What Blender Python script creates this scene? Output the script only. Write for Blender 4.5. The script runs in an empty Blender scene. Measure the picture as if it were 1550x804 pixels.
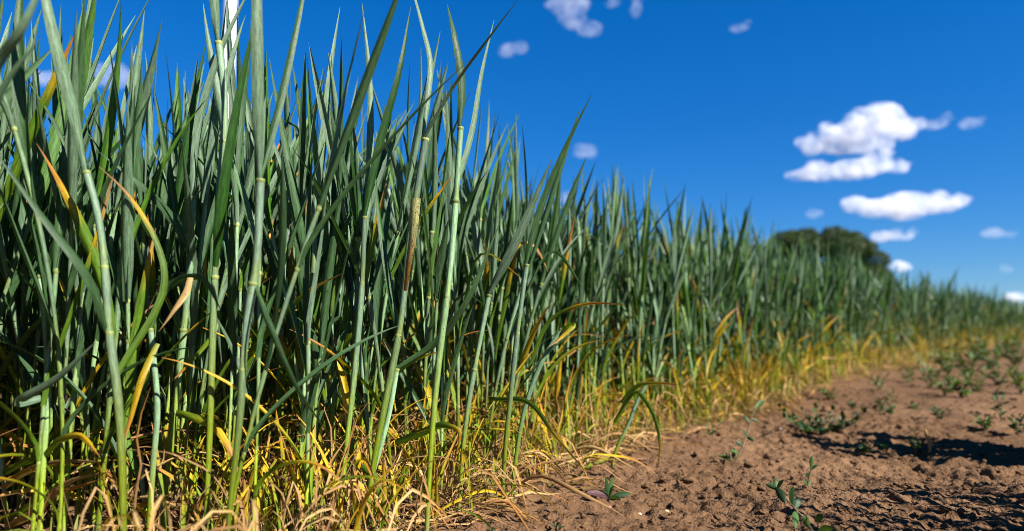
import bpy, bmesh, math, random
import numpy as np
from mathutils import Vector

R = math.radians
S = bpy.context.scene
COL = S.collection
rng = np.random.default_rng(7)

# ------------------------------------------------------------------ camera, sky, sun, exposure
CAM_H, FPX, PITCH = 0.28, 1000.0, math.atan(88 / 1000.0)
cam_d = bpy.data.cameras.new('camera')
cam = bpy.data.objects.new('camera', cam_d)
COL.objects.link(cam)
cam.location = (0, 0, CAM_H)
cam.rotation_euler = (math.pi / 2 + PITCH, 0, 0)
cam_d.sensor_width = 36.0
cam_d.lens = 36.0 * FPX / 1550.0
cam_d.clip_start, cam_d.clip_end = 0.02, 20000.0
cam_d.dof.use_dof = True
cam_d.dof.focus_distance = 0.95
cam_d.dof.aperture_fstop = 2.8
S.camera = cam

SUN_EL, SUN_AZ = R(40), R(126)          # azimuth measured from +Y towards +X: behind the camera, to its right
world = bpy.data.worlds.new('World')
S.world = world
world.use_nodes = True
wn, wl = world.node_tree.nodes, world.node_tree.links
wn.clear()
sky = wn.new('ShaderNodeTexSky')
sky.sky_type = 'NISHITA'
sky.sun_disc = False
sky.sun_elevation = SUN_EL
sky.sun_rotation = SUN_AZ
sky.altitude = 5000
sky.air_density = 2.0
sky.dust_density = 0.0
sky.ozone_density = 8.0
gam = wn.new('ShaderNodeGamma')                       # one even grade for the whole sky: deep polarised blue
gam.inputs['Gamma'].default_value = 0.7
hsv = wn.new('ShaderNodeHueSaturation')
hsv.inputs['Saturation'].default_value = 1.5
tint = wn.new('ShaderNodeMix'); tint.data_type = 'RGBA'; tint.blend_type = 'MULTIPLY'
tint.inputs['Factor'].default_value = 1.0
tint.inputs['B'].default_value = (0.73, 1.06, 1.46, 1)
bg = wn.new('ShaderNodeBackground')
bg.inputs['Strength'].default_value = 0.0505
out = wn.new('ShaderNodeOutputWorld')
wl.new(sky.outputs['Color'], gam.inputs['Color'])
wl.new(gam.outputs['Color'], hsv.inputs['Color'])
wl.new(hsv.outputs['Color'], tint.inputs['A'])
wl.new(tint.outputs['Result'], bg.inputs['Color'])
wl.new(bg.outputs['Background'], out.inputs['Surface'])

sun_d = bpy.data.lights.new('sun', 'SUN')
sun_d.energy = 5.0
sun_d.angle = R(0.53)
sun_d.color = (1.0, 0.95, 0.88)
sun = bpy.data.objects.new('sun', sun_d)
COL.objects.link(sun)
to_sun = Vector((math.sin(SUN_AZ) * math.cos(SUN_EL), math.cos(SUN_AZ) * math.cos(SUN_EL), math.sin(SUN_EL)))
sun.rotation_euler = to_sun.to_track_quat('Z', 'Y').to_euler()
sun.location = (2, -3, 5)

S.view_settings.view_transform = 'Standard'
S.view_settings.look = 'None'
S.view_settings.gamma = 1.0
S.view_settings.use_curve_mapping = False
S.view_settings.exposure = 1.57
S.render.engine = 'CYCLES'
S.cycles.use_denoising = True
S.cycles.denoiser = 'OPENIMAGEDENOISE'
S.cycles.denoising_prefilter = 'ACCURATE'
S.cycles.pixel_filter_type = 'BLACKMAN_HARRIS'
S.cycles.filter_width = 0.9
S.cycles.sample_clamp_indirect = 4.0
S.cycles.max_bounces = 12
S.cycles.transparent_max_bounces = 8
S.cycles.volume_bounces = 12

# ------------------------------------------------------------------ helpers
def ray(x, y):
    u, v = (x - 775) / FPX, (402 - y) / FPX
    c, s = math.cos(PITCH), math.sin(PITCH)
    return np.array([u, c - v * s, s + v * c])

def px(x, y, Y):
    d = ray(x, y)
    return np.array([0, 0, CAM_H]) + d * (Y / d[1])

def hash2(ix, iy, seed):
    h = (ix.astype(np.int64) * 374761393 + iy.astype(np.int64) * 668265263 + seed * 1442695041) & 0xFFFFFFFF
    h = ((h ^ (h >> 13)) * 1274126177) & 0xFFFFFFFF
    return ((h ^ (h >> 16)) & 0xFFFF) / 65535.0

def vnoise(x, y, seed=0):
    x0, y0 = np.floor(x), np.floor(y)
    fx, fy = x - x0, y - y0
    fx, fy = fx * fx * (3 - 2 * fx), fy * fy * (3 - 2 * fy)
    a, b = hash2(x0, y0, seed), hash2(x0 + 1, y0, seed)
    c, d = hash2(x0, y0 + 1, seed), hash2(x0 + 1, y0 + 1, seed)
    return (a + (b - a) * fx) * (1 - fy) + (c + (d - c) * fx) * fy - 0.5

def ground_base(x, y):
    r = np.hypot(x, y)
    far = np.clip(1.5 - r / 30.0, 0.0, 1.0)
    z = 0.030 * vnoise(x * 1.3, y * 1.3, 1) + 0.022 * vnoise(x * 3.1 + 7, y * 3.1, 2) + 0.016 * vnoise(x * 7.3, y * 7.3 + 3, 3)
    return z * (0.3 + 0.7 * far)

def ground_z(x, y):
    x, y = np.asarray(x, float), np.asarray(y, float)
    z = ground_base(x, y)
    near = np.clip(1.6 - np.hypot(x, y) / 8.0, 0, 1)
    cr = 0.011 * vnoise(x * 21, y * 21, 4) + 0.008 * np.abs(vnoise(x * 43 + 2, y * 43, 5)) + 0.010 * vnoise(x * 90, y * 90, 6) + 0.007 * vnoise(x * 190, y * 190, 8)
    pits = np.clip(vnoise(x * 26 + 5, y * 26, 9) - 0.27, 0, 1) * -0.06
    return z + near * (cr + pits)

EY = [-30, -3, -1, 0, .9, 1.1, 1.4, 1.75, 2.55, 3.29, 4.67, 11.2, 60, 300]
EX = [-18, -2.3, -1.2, -.65, -.122, .005, .175, .394, 1.08, 1.73, 2.92, 8.7, 51.6, 263]
def edge_x(Y):
    return np.interp(Y, EY, EX)

def offset(X, Y):
    return (edge_x(Y) - X) * 0.78

def tag(o, label=None, cat=None, group=None, kind=None):
    if label: o['label'] = label
    if cat: o['category'] = cat
    if group: o['group'] = group
    if kind: o['kind'] = kind
    return o

def empty(name, loc, rz=0.0):
    o = bpy.data.objects.new(name, None)
    o.empty_display_size = 0.02
    COL.objects.link(o)
    o.location = loc
    o.rotation_euler = (0, 0, rz)
    return o

def mesh_data(name, V, F, C=None, UV=None, mat=None, smooth=True):
    V = np.ascontiguousarray(V, np.float32)
    F = np.ascontiguousarray(F, np.int32)
    me = bpy.data.meshes.new(name)
    k = F.shape[1]
    me.vertices.add(len(V)); me.vertices.foreach_set('co', V.ravel())
    me.loops.add(F.size); me.loops.foreach_set('vertex_index', F.ravel())
    me.polygons.add(len(F))
    me.polygons.foreach_set('loop_start', np.arange(0, F.size, k, dtype=np.int32))
    if smooth:
        me.polygons.foreach_set('use_smooth', np.ones(len(F), bool))
    if C is not None:
        a = me.attributes.new('Col', 'FLOAT_COLOR', 'POINT')
        c4 = np.ones((len(V), 4), np.float32); c4[:, :3] = C
        a.data.foreach_set('color', c4.ravel())
    if UV is not None:
        a = me.attributes.new('luv', 'FLOAT2', 'POINT')
        a.data.foreach_set('vector', np.ascontiguousarray(UV, np.float32).ravel())
    if mat: me.materials.append(mat)
    me.update(calc_edges=True)
    return me

def mesh_obj(name, V, F, C=None, UV=None, mat=None, parent=None, smooth=True):
    o = bpy.data.objects.new(name, mesh_data(name, V, F, C, UV, mat, smooth))
    COL.objects.link(o)
    if parent is not None: o.parent = parent
    return o

def join(parts):
    V, F, C, U, n = [], [], [], [], 0
    for p in parts:
        V.append(p[0]); F.append(p[1] + n); C.append(p[2]); U.append(p[3]); n += len(p[0])
    return np.concatenate(V), np.concatenate(F), np.concatenate(C), np.concatenate(U)

# ------------------------------------------------------------------ materials
def new_mat(name):
    m = bpy.data.materials.new(name)
    m.use_nodes = True
    m.node_tree.nodes.clear()
    return m, m.node_tree.nodes, m.node_tree.links

def node(n, t, **kw):
    x = n.new(t)
    for k, v in kw.items():
        if k.startswith('i_'):
            x.inputs[k[2:].replace('_', ' ')].default_value = v
        else:
            setattr(x, k, v)
    return x

def ramp(n, stops):
    r = n.new('ShaderNodeValToRGB')
    e = r.color_ramp.elements
    while len(e) < len(stops): e.new(0.5)
    for k, (p, c) in enumerate(stops):
        e[k].position = p
        e[k].color = (c, c, c, 1) if isinstance(c, (int, float)) else (*c, 1)
    return r

def plant_material(name, translucent=0.25, rough=0.46, spec=0.28, spots=0.03, vein=0.5, bump=0.4):
    m, n, l = new_mat(name)
    o = n.new('ShaderNodeOutputMaterial')
    col = node(n, 'ShaderNodeAttribute', attribute_name='Col')
    uv = node(n, 'ShaderNodeAttribute', attribute_name='luv')
    # parallel veins along the blade
    mp = node(n, 'ShaderNodeMapping'); mp.inputs['Scale'].default_value = (11.0, 9.0, 1.0)
    l.new(uv.outputs['Vector'], mp.inputs['Vector'])
    vn = node(n, 'ShaderNodeTexNoise', i_Scale=1.0, i_Detail=3.0, i_Roughness=0.6)
    l.new(mp.outputs['Vector'], vn.inputs['Vector'])
    tc = n.new('ShaderNodeNewGeometry')
    bl = node(n, 'ShaderNodeTexNoise', i_Scale=55.0, i_Detail=3.0, i_Roughness=0.6)
    l.new(tc.outputs['Position'], bl.inputs['Vector'])
    r1 = ramp(n, [(0.3, 1 - vein), (0.7, 1 + vein)]); l.new(vn.outputs['Fac'], r1.inputs['Fac'])
    r2 = ramp(n, [(0.3, 0.9), (0.7, 1.1)]); l.new(bl.outputs['Fac'], r2.inputs['Fac'])
    m1 = node(n, 'ShaderNodeMix', data_type='RGBA', blend_type='MULTIPLY'); m1.inputs['Factor'].default_value = 1
    l.new(col.outputs['Color'], m1.inputs['A']); l.new(r1.outputs['Color'], m1.inputs['B'])
    m2 = node(n, 'ShaderNodeMix', data_type='RGBA', blend_type='MULTIPLY'); m2.inputs['Factor'].default_value = 1
    l.new(m1.outputs['Result'], m2.inputs['A']); l.new(r2.outputs['Color'], m2.inputs['B'])
    base = m2.outputs['Result']
    # scattered rust and dirt flecks
    fl = node(n, 'ShaderNodeTexNoise', i_Scale=420.0, i_Detail=2.0)
    l.new(tc.outputs['Position'], fl.inputs['Vector'])
    lo = 0.70 - spots
    r3 = ramp(n, [(lo, 0.0), (lo + 0.05, 1.0)]); l.new(fl.outputs['Fac'], r3.inputs['Fac'])
    m3 = node(n, 'ShaderNodeMix', data_type='RGBA'); m3.inputs['B'].default_value = (0.09, 0.045, 0.02, 1)
    l.new(r3.outputs['Color'], m3.inputs['Factor']); l.new(base, m3.inputs['A'])
    base = m3.outputs['Result']
    p = node(n, 'ShaderNodeBsdfPrincipled', i_Roughness=rough)
    p.inputs['Specular IOR Level'].default_value = spec
    l.new(base, p.inputs['Base Color'])
    b = node(n, 'ShaderNodeBump', i_Strength=bump, i_Distance=0.0012)
    l.new(vn.outputs['Fac'], b.inputs['Height']); l.new(b.outputs['Normal'], p.inputs['Normal'])
    if translucent > 0:
        t = n.new('ShaderNodeBsdfTranslucent')
        g = node(n, 'ShaderNodeMix', data_type='RGBA', blend_type='MULTIPLY'); g.inputs['Factor'].default_value = 1
        g.inputs['B'].default_value = (1.35, 1.5, 0.55, 1)
        l.new(base, g.inputs['A']); l.new(g.outputs['Result'], t.inputs['Color'])
        mx = n.new('ShaderNodeMixShader'); mx.inputs['Fac'].default_value = translucent
        l.new(p.outputs['BSDF'], mx.inputs[1]); l.new(t.outputs['BSDF'], mx.inputs[2])
        l.new(mx.outputs['Shader'], o.inputs['Surface'])
    else:
        l.new(p.outputs['BSDF'], o.inputs['Surface'])
    return m

M_LEAF = plant_material('wheat_leaf')
M_STEM = plant_material('wheat_stem', translucent=0.0, rough=0.5, spec=0.28, vein=0.45, bump=0.35)
M_RUST = plant_material('rusty_leaf', translucent=0.15, rough=0.7, spots=0.12)
M_DRY = plant_material('dry_straw', translucent=0.15, rough=0.75, spec=0.2)
M_WEED = plant_material('weed_leaf', translucent=0.2, rough=0.5, vein=0.15)

def soil_material():
    m, n, l = new_mat('dry_brown_soil')
    o = n.new('ShaderNodeOutputMaterial')
    g = n.new('ShaderNodeNewGeometry')
    a = node(n, 'ShaderNodeTexNoise', i_Scale=2.2, i_Detail=5.0, i_Roughness=0.6)
    b = node(n, 'ShaderNodeTexNoise', i_Scale=60.0, i_Detail=6.0, i_Roughness=0.65)
    c = node(n, 'ShaderNodeTexVoronoi', i_Scale=240.0)
    for t in (a, b, c): l.new(g.outputs['Position'], t.inputs['Vector'])
    r = ramp(n, [(0.25, (0.078, 0.042, 0.021)), (0.5, (0.120, 0.066, 0.033)), (0.75, (0.172, 0.098, 0.052))])
    l.new(a.outputs['Fac'], r.inputs['Fac'])
    r2 = ramp(n, [(0.25, 0.55), (0.55, 1.0), (0.8, 1.3)]); l.new(b.outputs['Fac'], r2.inputs['Fac'])
    mx = node(n, 'ShaderNodeMix', data_type='RGBA', blend_type='MULTIPLY'); mx.inputs['Factor'].default_value = 1
    l.new(r.outputs['Color'], mx.inputs['A']); l.new(r2.outputs['Color'], mx.inputs['B'])
    p = node(n, 'ShaderNodeBsdfPrincipled', i_Roughness=0.95)
    p.inputs['Specular IOR Level'].default_value = 0.1
    l.new(mx.outputs['Result'], p.inputs['Base Color'])
    b1 = node(n, 'ShaderNodeBump', i_Strength=0.9, i_Distance=0.006); l.new(b.outputs['Fac'], b1.inputs['Height'])
    b2 = node(n, 'ShaderNodeBump', i_Strength=0.6, i_Distance=0.003); l.new(c.outputs['Distance'], b2.inputs['Height'])
    l.new(b1.outputs['Normal'], b2.inputs['Normal']); l.new(b2.outputs['Normal'], p.inputs['Normal'])
    l.new(p.outputs['BSDF'], o.inputs['Surface'])
    return m
M_SOIL = soil_material()

def plain_material(name, col, rough=0.6, noise_scale=30.0, amount=0.25):
    m, n, l = new_mat(name)
    o = n.new('ShaderNodeOutputMaterial')
    g = n.new('ShaderNodeTexCoord')
    a = node(n, 'ShaderNodeTexNoise', i_Scale=noise_scale, i_Detail=5.0)
    l.new(g.outputs['Object'], a.inputs['Vector'])
    r = ramp(n, [(0.3, tuple(c * (1 - amount) for c in col)), (0.7, tuple(min(1, c * (1 + amount)) for c in col))])
    l.new(a.outputs['Fac'], r.inputs['Fac'])
    p = node(n, 'ShaderNodeBsdfPrincipled', i_Roughness=rough)
    l.new(r.outputs['Color'], p.inputs['Base Color'])
    b = node(n, 'ShaderNodeBump', i_Strength=0.3, i_Distance=0.01)
    l.new(a.outputs['Fac'], b.inputs['Height']); l.new(b.outputs['Normal'], p.inputs['Normal'])
    l.new(p.outputs['BSDF'], o.inputs['Surface'])
    return m

# ------------------------------------------------------------------ ground
def graded(lo, hi, step, far, growth):
    mid = list(np.arange(lo, hi, step))
    up, s = [], step
    x = mid[-1]
    while x < far:
        s *= growth; x += s; up.append(x)
    dn, s = [], step
    x = mid[0]
    while x > -far:
        s *= growth; x -= s; dn.append(x)
    return np.array(dn[::-1] + mid + up)

gx = graded(-0.35, 1.15, 0.0048, 4000, 1.07)
gy = graded(0.86, 1.9, 0.0048, 4000, 1.06)
GX, GY = np.meshgrid(gx, gy)
GZ = ground_z(GX, GY)
GV = np.stack([GX.ravel(), GY.ravel(), GZ.ravel()], 1)
nx, ny = len(gx), len(gy)
idx = np.arange(nx * ny).reshape(ny, nx)
GF = np.stack([idx[:-1, :-1].ravel(), idx[:-1, 1:].ravel(), idx[1:, 1:].ravel(), idx[1:, :-1].ravel()], 1)
ground = mesh_obj('ground', GV, GF, mat=M_SOIL, smooth=True)
tag(ground, 'bare crumbly reddish brown soil beside the wheat', 'soil', kind='structure')

# ------------------------------------------------------------------ plant shapes
GLAU = np.array([0.106, 0.162, 0.102])
DARK = np.array([0.012, 0.046, 0.004])
MID = np.array([0.046, 0.116, 0.009])
LIME = np.array([0.158, 0.198, 0.007])
PALE = np.array([0.22, 0.21, 0.095])
YEL = np.array([0.36, 0.230, 0.008])
ORG = np.array([0.285, 0.118, 0.014])
TAN = np.array([0.245, 0.135, 0.052])
STRAW = np.array([0.35, 0.225, 0.090])
BRN = np.array([0.16, 0.085, 0.04])

def nrm(a):
    return a / np.maximum(np.linalg.norm(a, axis=-1, keepdims=True), 1e-9)

def ribbon(P, T, N, w, om, m, vfold=0.0):
    """Blade along P; N points to the upper face; om is the half wrap angle of the section."""
    Sd = nrm(np.cross(T, N)); N = nrm(np.cross(Sd, T))
    q = np.linspace(-1, 1, m)
    om = np.maximum(om, 0.02)[:, None]
    Rr = (w[:, None] / 2) / om
    a = q[None, :] * om
    lat = Rr * np.sin(a)
    up = Rr * (1 - np.cos(a)) + vfold * np.abs(q)[None, :] * w[:, None] / 2
    V = P[:, None, :] + lat[..., None] * Sd[:, None, :] + up[..., None] * N[:, None, :]
    n = len(P)
    i = np.arange(n * m).reshape(n, m)
    F = np.stack([i[:-1, :-1].ravel(), i[:-1, 1:].ravel(), i[1:, 1:].ravel(), i[1:, :-1].ravel()], 1)
    L = np.concatenate([[0], np.cumsum(np.linalg.norm(np.diff(P, axis=0), axis=1))])
    U = np.stack([np.tile((q + 1) / 2, n), np.repeat(L * 6, m)], 1)
    return V.reshape(-1, 3), F, U

def rot_about(vec, ax, ang):
    c, s = np.cos(ang)[:, None], np.sin(ang)[:, None]
    return vec * c + np.cross(ax, vec) * s + ax * (np.sum(ax * vec, 1, keepdims=True)) * (1 - c)

def tube(P, r, m, phase=0.0):
    T = nrm(np.gradient(P, axis=0))
    ref = np.array([0.0, 1.0, 0.0]) if abs(T[0][1]) < 0.9 else np.array([1.0, 0, 0])
    A = nrm(np.cross(T, ref)); B = np.cross(T, A)
    t = np.linspace(0, 2 * np.pi, m, endpoint=False) + phase
    V = P[:, None, :] + r[:, None, None] * (np.cos(t)[None, :, None] * A[:, None, :] + np.sin(t)[None, :, None] * B[:, None, :])
    n = len(P)
    i = np.arange(n * m).reshape(n, m)
    j = np.roll(i, -1, axis=1)
    F = np.stack([i[:-1].ravel(), j[:-1].ravel(), j[1:].ravel(), i[1:].ravel()], 1)
    L = np.concatenate([[0], np.cumsum(np.linalg.norm(np.diff(P, axis=0), axis=1))])
    U = np.stack([np.tile(np.abs(np.linspace(-1, 1, m)), n), np.repeat(L * 6, m)], 1)
    return V.reshape(-1, 3), F, U

def leaf_colour(kind, s, m, rg):
    """Colour along (s) and across a blade: green, with a burnt tip, yellowing or dead."""
    n = len(s)
    g = rg.uniform(0, 1)
    g = rg.beta(0.45, 0.75)
    green = (GLAU * g + (DARK if rg.uniform() < 0.6 else MID) * (1 - g)) * rg.uniform(0.8, 1.2)
    if kind == 'dark': green = (0.8 * DARK + 0.2 * GLAU) * rg.uniform(0.85, 1.2)
    if kind == 'tip': green = (MID * 0.8 + LIME * 0.2) * rg.uniform(0.7, 1.1)
    if kind == 'glau': green = (0.85 * GLAU + 0.15 * MID) * rg.uniform(0.85, 1.15)
    C = np.tile(green, (n, 1))
    def blend(c, lo, hi):
        f = np.clip((s - lo) / max(hi - lo, 1e-3), 0, 1)[:, None]
        C[:] = C * (1 - f) + c * f
    if kind == 'tip':
        t = rg.uniform(0.6, 0.86)
        blend(YEL, t - 0.12, t); blend(ORG if rg.uniform() < .6 else TAN, t, t + 0.1); blend(BRN, t + .12, 1.1)
    elif kind == 'yellow':
        t = rg.uniform(0.05, 0.75)
        C[:] = MID * 0.45 + LIME * 0.55
        blend(YEL * rg.uniform(.85, 1.1), t - 0.15, t + 0.2)
        t2 = rg.uniform(0.55, 0.9)
        blend(ORG, t2, t2 + 0.12); blend(TAN, t2 + 0.12, t2 + 0.3)
    elif kind == 'rust':
        C[:] = np.array([.26, .25, .09]); blend(ORG * .8, .35, .8)
    elif kind == 'dry':
        C[:] = (TAN if rg.uniform() < 0.5 else STRAW) * rg.uniform(0.8, 1.15)
        blend(ORG if rg.uniform() < .4 else TAN * 0.8, 0.4, 1.0)
    C = np.repeat(C, m, axis=0)
    if kind in ('green', 'dark', 'glau', 'tip'):
        q = np.abs(np.linspace(-1, 1, m))
        rib = np.tile(np.where(q < 0.15, 1.22, 1.0), n)[:, None]
        C = C * rib
    return C

def blade(p0, axis, outd, r, length, width, th0, bend, pw, kind, rg, n=14, m=5, twist=0.0, wrap=2.2, sway=0.0, open_at=0.22, flop=None):
    """A leaf blade that leaves its stem at p0, wrapped round it first, then free."""
    s = np.linspace(0, 1, n) ** 0.9
    th = th0 * (1 - np.exp(-s / 0.10)) + bend * s ** pw
    if flop is not None:                      # blade snapped over at s = flop
        th = th + 2.1 / (1 + np.exp(-(s - flop) / 0.03))
    lat = np.cross(axis, outd)
    T = axis[None] * np.cos(th)[:, None] + outd[None] * np.sin(th)[:, None] + lat[None] * (sway * s)[:, None]
    T = nrm(T)
    ds = np.diff(s, prepend=0)[:, None] * length
    P = (p0 + outd * r) + np.cumsum((T + np.vstack([T[:1], T[:-1]])) / 2 * ds, axis=0) - T[0] * ds[0]
    N = -outd[None] * np.cos(th)[:, None] + axis[None] * np.sin(th)[:, None]
    N = rot_about(N, T, twist * s ** 1.3)
    f = np.clip(s / open_at, 0, 1); f = f * f * (3 - 2 * f)
    om = wrap * (1 - f) + rg.uniform(0.3, 0.8) * f
    om = np.maximum(om, 0.15)
    prof = np.where(s < 0.4, 0.78 + 0.22 * np.sin(np.clip(s / 0.4, 0, 1) * np.pi / 2), np.clip(1 - ((s - 0.4) / 0.6) ** 1.9, 0, 1))
    w = width * prof + 0.0006
    w[0] = min(w[0], 2 * r * wrap)
    if kind in ('dry',):
        w = w * 0.55; om = np.full_like(om, 1.3)
        P = P + lat[None] * (0.006 * np.sin(s * 13 + rg.uniform(0, 6)) * s)[:, None]
    V, F, U = ribbon(P, T, N, w, om, m, 0.30)
    return V, F, leaf_colour(kind, s, m, rg), U

def stem_colour(z, hs, nodes, rg, m):
    """Lower stem lime green, upper internodes bluish with bloom, pale rings at the nodes."""
    f = np.clip((z / hs - 0.26) / 0.34, 0, 1)[:, None]
    low = LIME * rg.uniform(0.55, 1.05) + MID * rg.uniform(0.0, 0.5)
    up = GLAU * rg.uniform(0.75, 1.3) + MID * rg.uniform(0, 0.5)
    C = low * (1 - f) + up * f
    b = np.clip(1 - z / (0.10 * hs), 0, 1)[:, None]
    C = C * (1 - b) + PALE * 0.8 * b
    for h in nodes:
        k = np.exp(-((z - h - 0.012) / 0.014) ** 2)[:, None] * 0.45
        C = C * (1 - k) + LIME * k
    seam = 1 + 0.28 * np.cos(np.arange(m) * 2 * np.pi / m + rg.uniform(0, 6.28)) * np.where(np.arange(m) == rg.integers(m), 0.2, 1.0)
    hb = np.sort(np.array([0.0] + [h for h in nodes if h > 0] + [hs + 0.01]))
    tone = rg.uniform(0.72, 1.2, len(hb) + 1)
    C = C * tone[np.searchsorted(hb, z)][:, None]
    return (C[:, None, :] * seam[None, :, None]).reshape(-1, 3)

def sheath(z, nodes):
    """Radius factor: each leaf sheath widens up to its collar, then the next one starts slimmer."""
    hb = np.sort(np.array([0.0] + [h for h in nodes if h > 0] + [10.0]))
    k = np.clip(np.searchsorted(hb, z, 'right') - 1, 0, len(hb) - 2)
    f = np.clip((z - hb[k]) / np.minimum(hb[k + 1] - hb[k], 0.2), 0, 1)
    return 0.88 + 0.24 * f ** 1.5

def ring(c, T, r, rg, m=8):
    P = np.array([c - T * 0.0022, c - T * 0.0008, c + T * 0.0010, c + T * 0.0024])
    V, F, U = tube(P, np.array([1.0, 1.1, 1.14, 1.02]) * r, m)
    return V, F, np.tile((PALE * rg.uniform(0.35, 0.9) + MID * .3) * np.array([0.95, 1.05, 0.75]), (len(V), 1)), U

def make_shoot(rg, H, lod=0, edge=0.5):
    """One wheat shoot; returns its named parts in local coordinates. edge 1 = field margin (yellow feet)."""
    hs = H * rg.uniform(0.52, 0.70)
    la = rg.uniform(0, 2 * np.pi); lm = abs(rg.normal(0, 0.09))
    lean = np.array([np.cos(la), np.sin(la)]) * lm
    cv = rg.normal(0, 0.16, 2)
    def centre(z):
        z = np.asarray(z, float)
        return np.stack([lean[0] * z + cv[0] * z * z, lean[1] * z + cv[1] * z * z, z], -1)
    def axis(z):
        a = np.array([lean[0] + 2 * cv[0] * z, lean[1] + 2 * cv[1] * z, 1.0]); return a / np.linalg.norm(a)
    nodes = [hs * rg.uniform(0.08, 0.2), hs * rg.uniform(0.26, 0.38), hs * rg.uniform(0.46, 0.60), hs * rg.uniform(0.70, 0.84), hs]
    thick = rg.uniform(0.58, 0.92)
    nseg, ms = {0: (13, 8), 1: (7, 5), 2: (3, 3)}[lod]
    nl, ml = {0: (15, 5), 1: (8, 3), 2: (4, 2)}[lod]
    zz = np.linspace(0, hs + 0.004, nseg)
    if lod == 0:
        zz = np.sort(np.concatenate([zz] + [[h - 0.002, h + 0.002, h + 0.016] for h in nodes[:3]]))
    rad = np.interp(zz / hs, [0, .3, .7, 1], [0.0034, 0.0033, 0.0041, 0.0046]) * thick
    rad = rad * sheath(zz, nodes)
    V, F, U = tube(centre(zz), rad, ms)
    parts = [('stem', V, F, stem_colour(zz, hs, nodes, rg, ms), U)]
    if lod == 0:
        for h in nodes[1:2] + nodes[3:]:
            r = np.interp(h / hs, [0, .3, .7, 1], [0.0034, 0.0033, 0.0041, 0.0046]) * thick
            V, F, C, U = ring(centre(h), axis(h), r, rg)
            parts.append(('collar', V, F, C, U))
    az = rg.uniform(0, 2 * np.pi)
    looks = set()
    for k, h in enumerate(nodes):
        a = az + k * np.pi + rg.normal(0, 0.5)
        outd = np.array([np.cos(a), np.sin(a), 0.0])
        ax = axis(h)
        outd = outd - ax * outd.dot(ax); outd /= np.linalg.norm(outd)
        r = np.interp(h / hs, [0, .3, .7, 1], [0.0034, 0.0033, 0.0041, 0.0046]) * thick * 1.12
        up = H - hs
        flop = None
        if k == 0:
            kind = 'dry' if rg.uniform() < 0.45 + 0.2 * edge else 'yellow'
            ar = (rg.uniform(0.10, 0.20), rg.uniform(0.005, 0.010), rg.uniform(0.4, 0.9), rg.uniform(0.8, 1.9), 1.2)
        elif k == 1:
            u = rg.uniform()
            kind = 'yellow' if u < 0.15 + 0.5 * edge else ('tip' if u < 0.5 + .2 * edge else 'dark')
            ar = (rg.uniform(0.16, 0.27), rg.uniform(0.008, 0.012), rg.uniform(0.2, 0.7), rg.uniform(0.0, 1.2), 1.6)
        elif k in (2, 3):
            u = rg.uniform()
            kind = 'tip' if u < 0.14 else ('dark' if u < 0.68 else 'green')
            ar = (rg.uniform(0.20, 0.32), rg.uniform(0.009, 0.0145), rg.uniform(0.05, 0.38), rg.uniform(-0.2, 0.4), 1.8)
            if rg.uniform() < 0.09: flop = rg.uniform(0.5, 0.75)
        else:
            kind = 'glau' if rg.uniform() < 0.38 else 'green'
            ar = (up * rg.uniform(0.85, 1.1), rg.uniform(0.010, 0.016), rg.uniform(0.03, 0.32), rg.uniform(-0.2, 0.2), 1.5)
        looks.add(kind)
        V, F, C, U = blade(centre(h), ax, outd, r, ar[0], ar[1], ar[2], ar[3], ar[4], kind, rg, nl, ml,
                           twist=rg.normal(0, 0.8), sway=rg.normal(0, 0.12), flop=flop)
        parts.append(({'dry': 'dry_leaf', 'yellow': 'yellow_leaf'}.get(kind, 'leaf'), V, F, C, U))
    # rolled young leaf that stands up as a spear
    a = az + rg.uniform(1.2, 2.0)
    ax = axis(hs); outd = np.array([np.cos(a), np.sin(a), 0.0]); outd -= ax * outd.dot(ax); outd /= np.linalg.norm(outd)
    V, F, C, U = blade(centre(hs) - outd * 0.004, ax, outd, 0.0038, (H - hs) * rg.uniform(0.9, 1.15), rg.uniform(0.010, 0.014), rg.uniform(0.0, 0.12), rg.uniform(-0.05, 0.12), 1.5,
                       'glau' if rg.uniform() < .5 else 'dark', rg, nl, ml, twist=rg.normal(0, 0.5), wrap=1.7, open_at=0.7)
    parts.append(('spear_leaf', V, F, C, U))
    return parts, looks

def build_plant(parts, loc, label, group, mats=None):
    root = empty('wheat_plant', loc)
    tag(root, label, 'wheat plant', group)
    stem = None
    for nm, V, F, C, U in parts:
        mat = {'stem': M_STEM, 'collar': M_STEM, 'dry_leaf': M_DRY, 'rusty_leaf': M_RUST}.get(nm, M_LEAF)
        o = mesh_obj(nm, V, F, C, U, mat, stem if nm == 'collar' else root)
        if nm == 'stem': stem = o
    return root

def crop_height(X, Y, rg, n=None):
    h = 0.655 + 0.05 * vnoise(np.asarray(X) * 2.2, np.asarray(Y) * 2.2, 21) * 2
    xp = 775 + 1000 * np.asarray(X) / np.maximum(np.asarray(Y), 0.2)
    dip = np.exp(-((np.asarray(Y) - 1.55) / 0.28) ** 2) * np.clip((np.asarray(X) - 0.05) / 0.1, 0, 1)
    near = np.clip((0.25 - np.asarray(X)) / 0.4, 0, 1) * np.clip((2.0 - np.asarray(Y)) / 0.8, 0, 1)
    return h - 0.02 * dip + 0.06 * near

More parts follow.
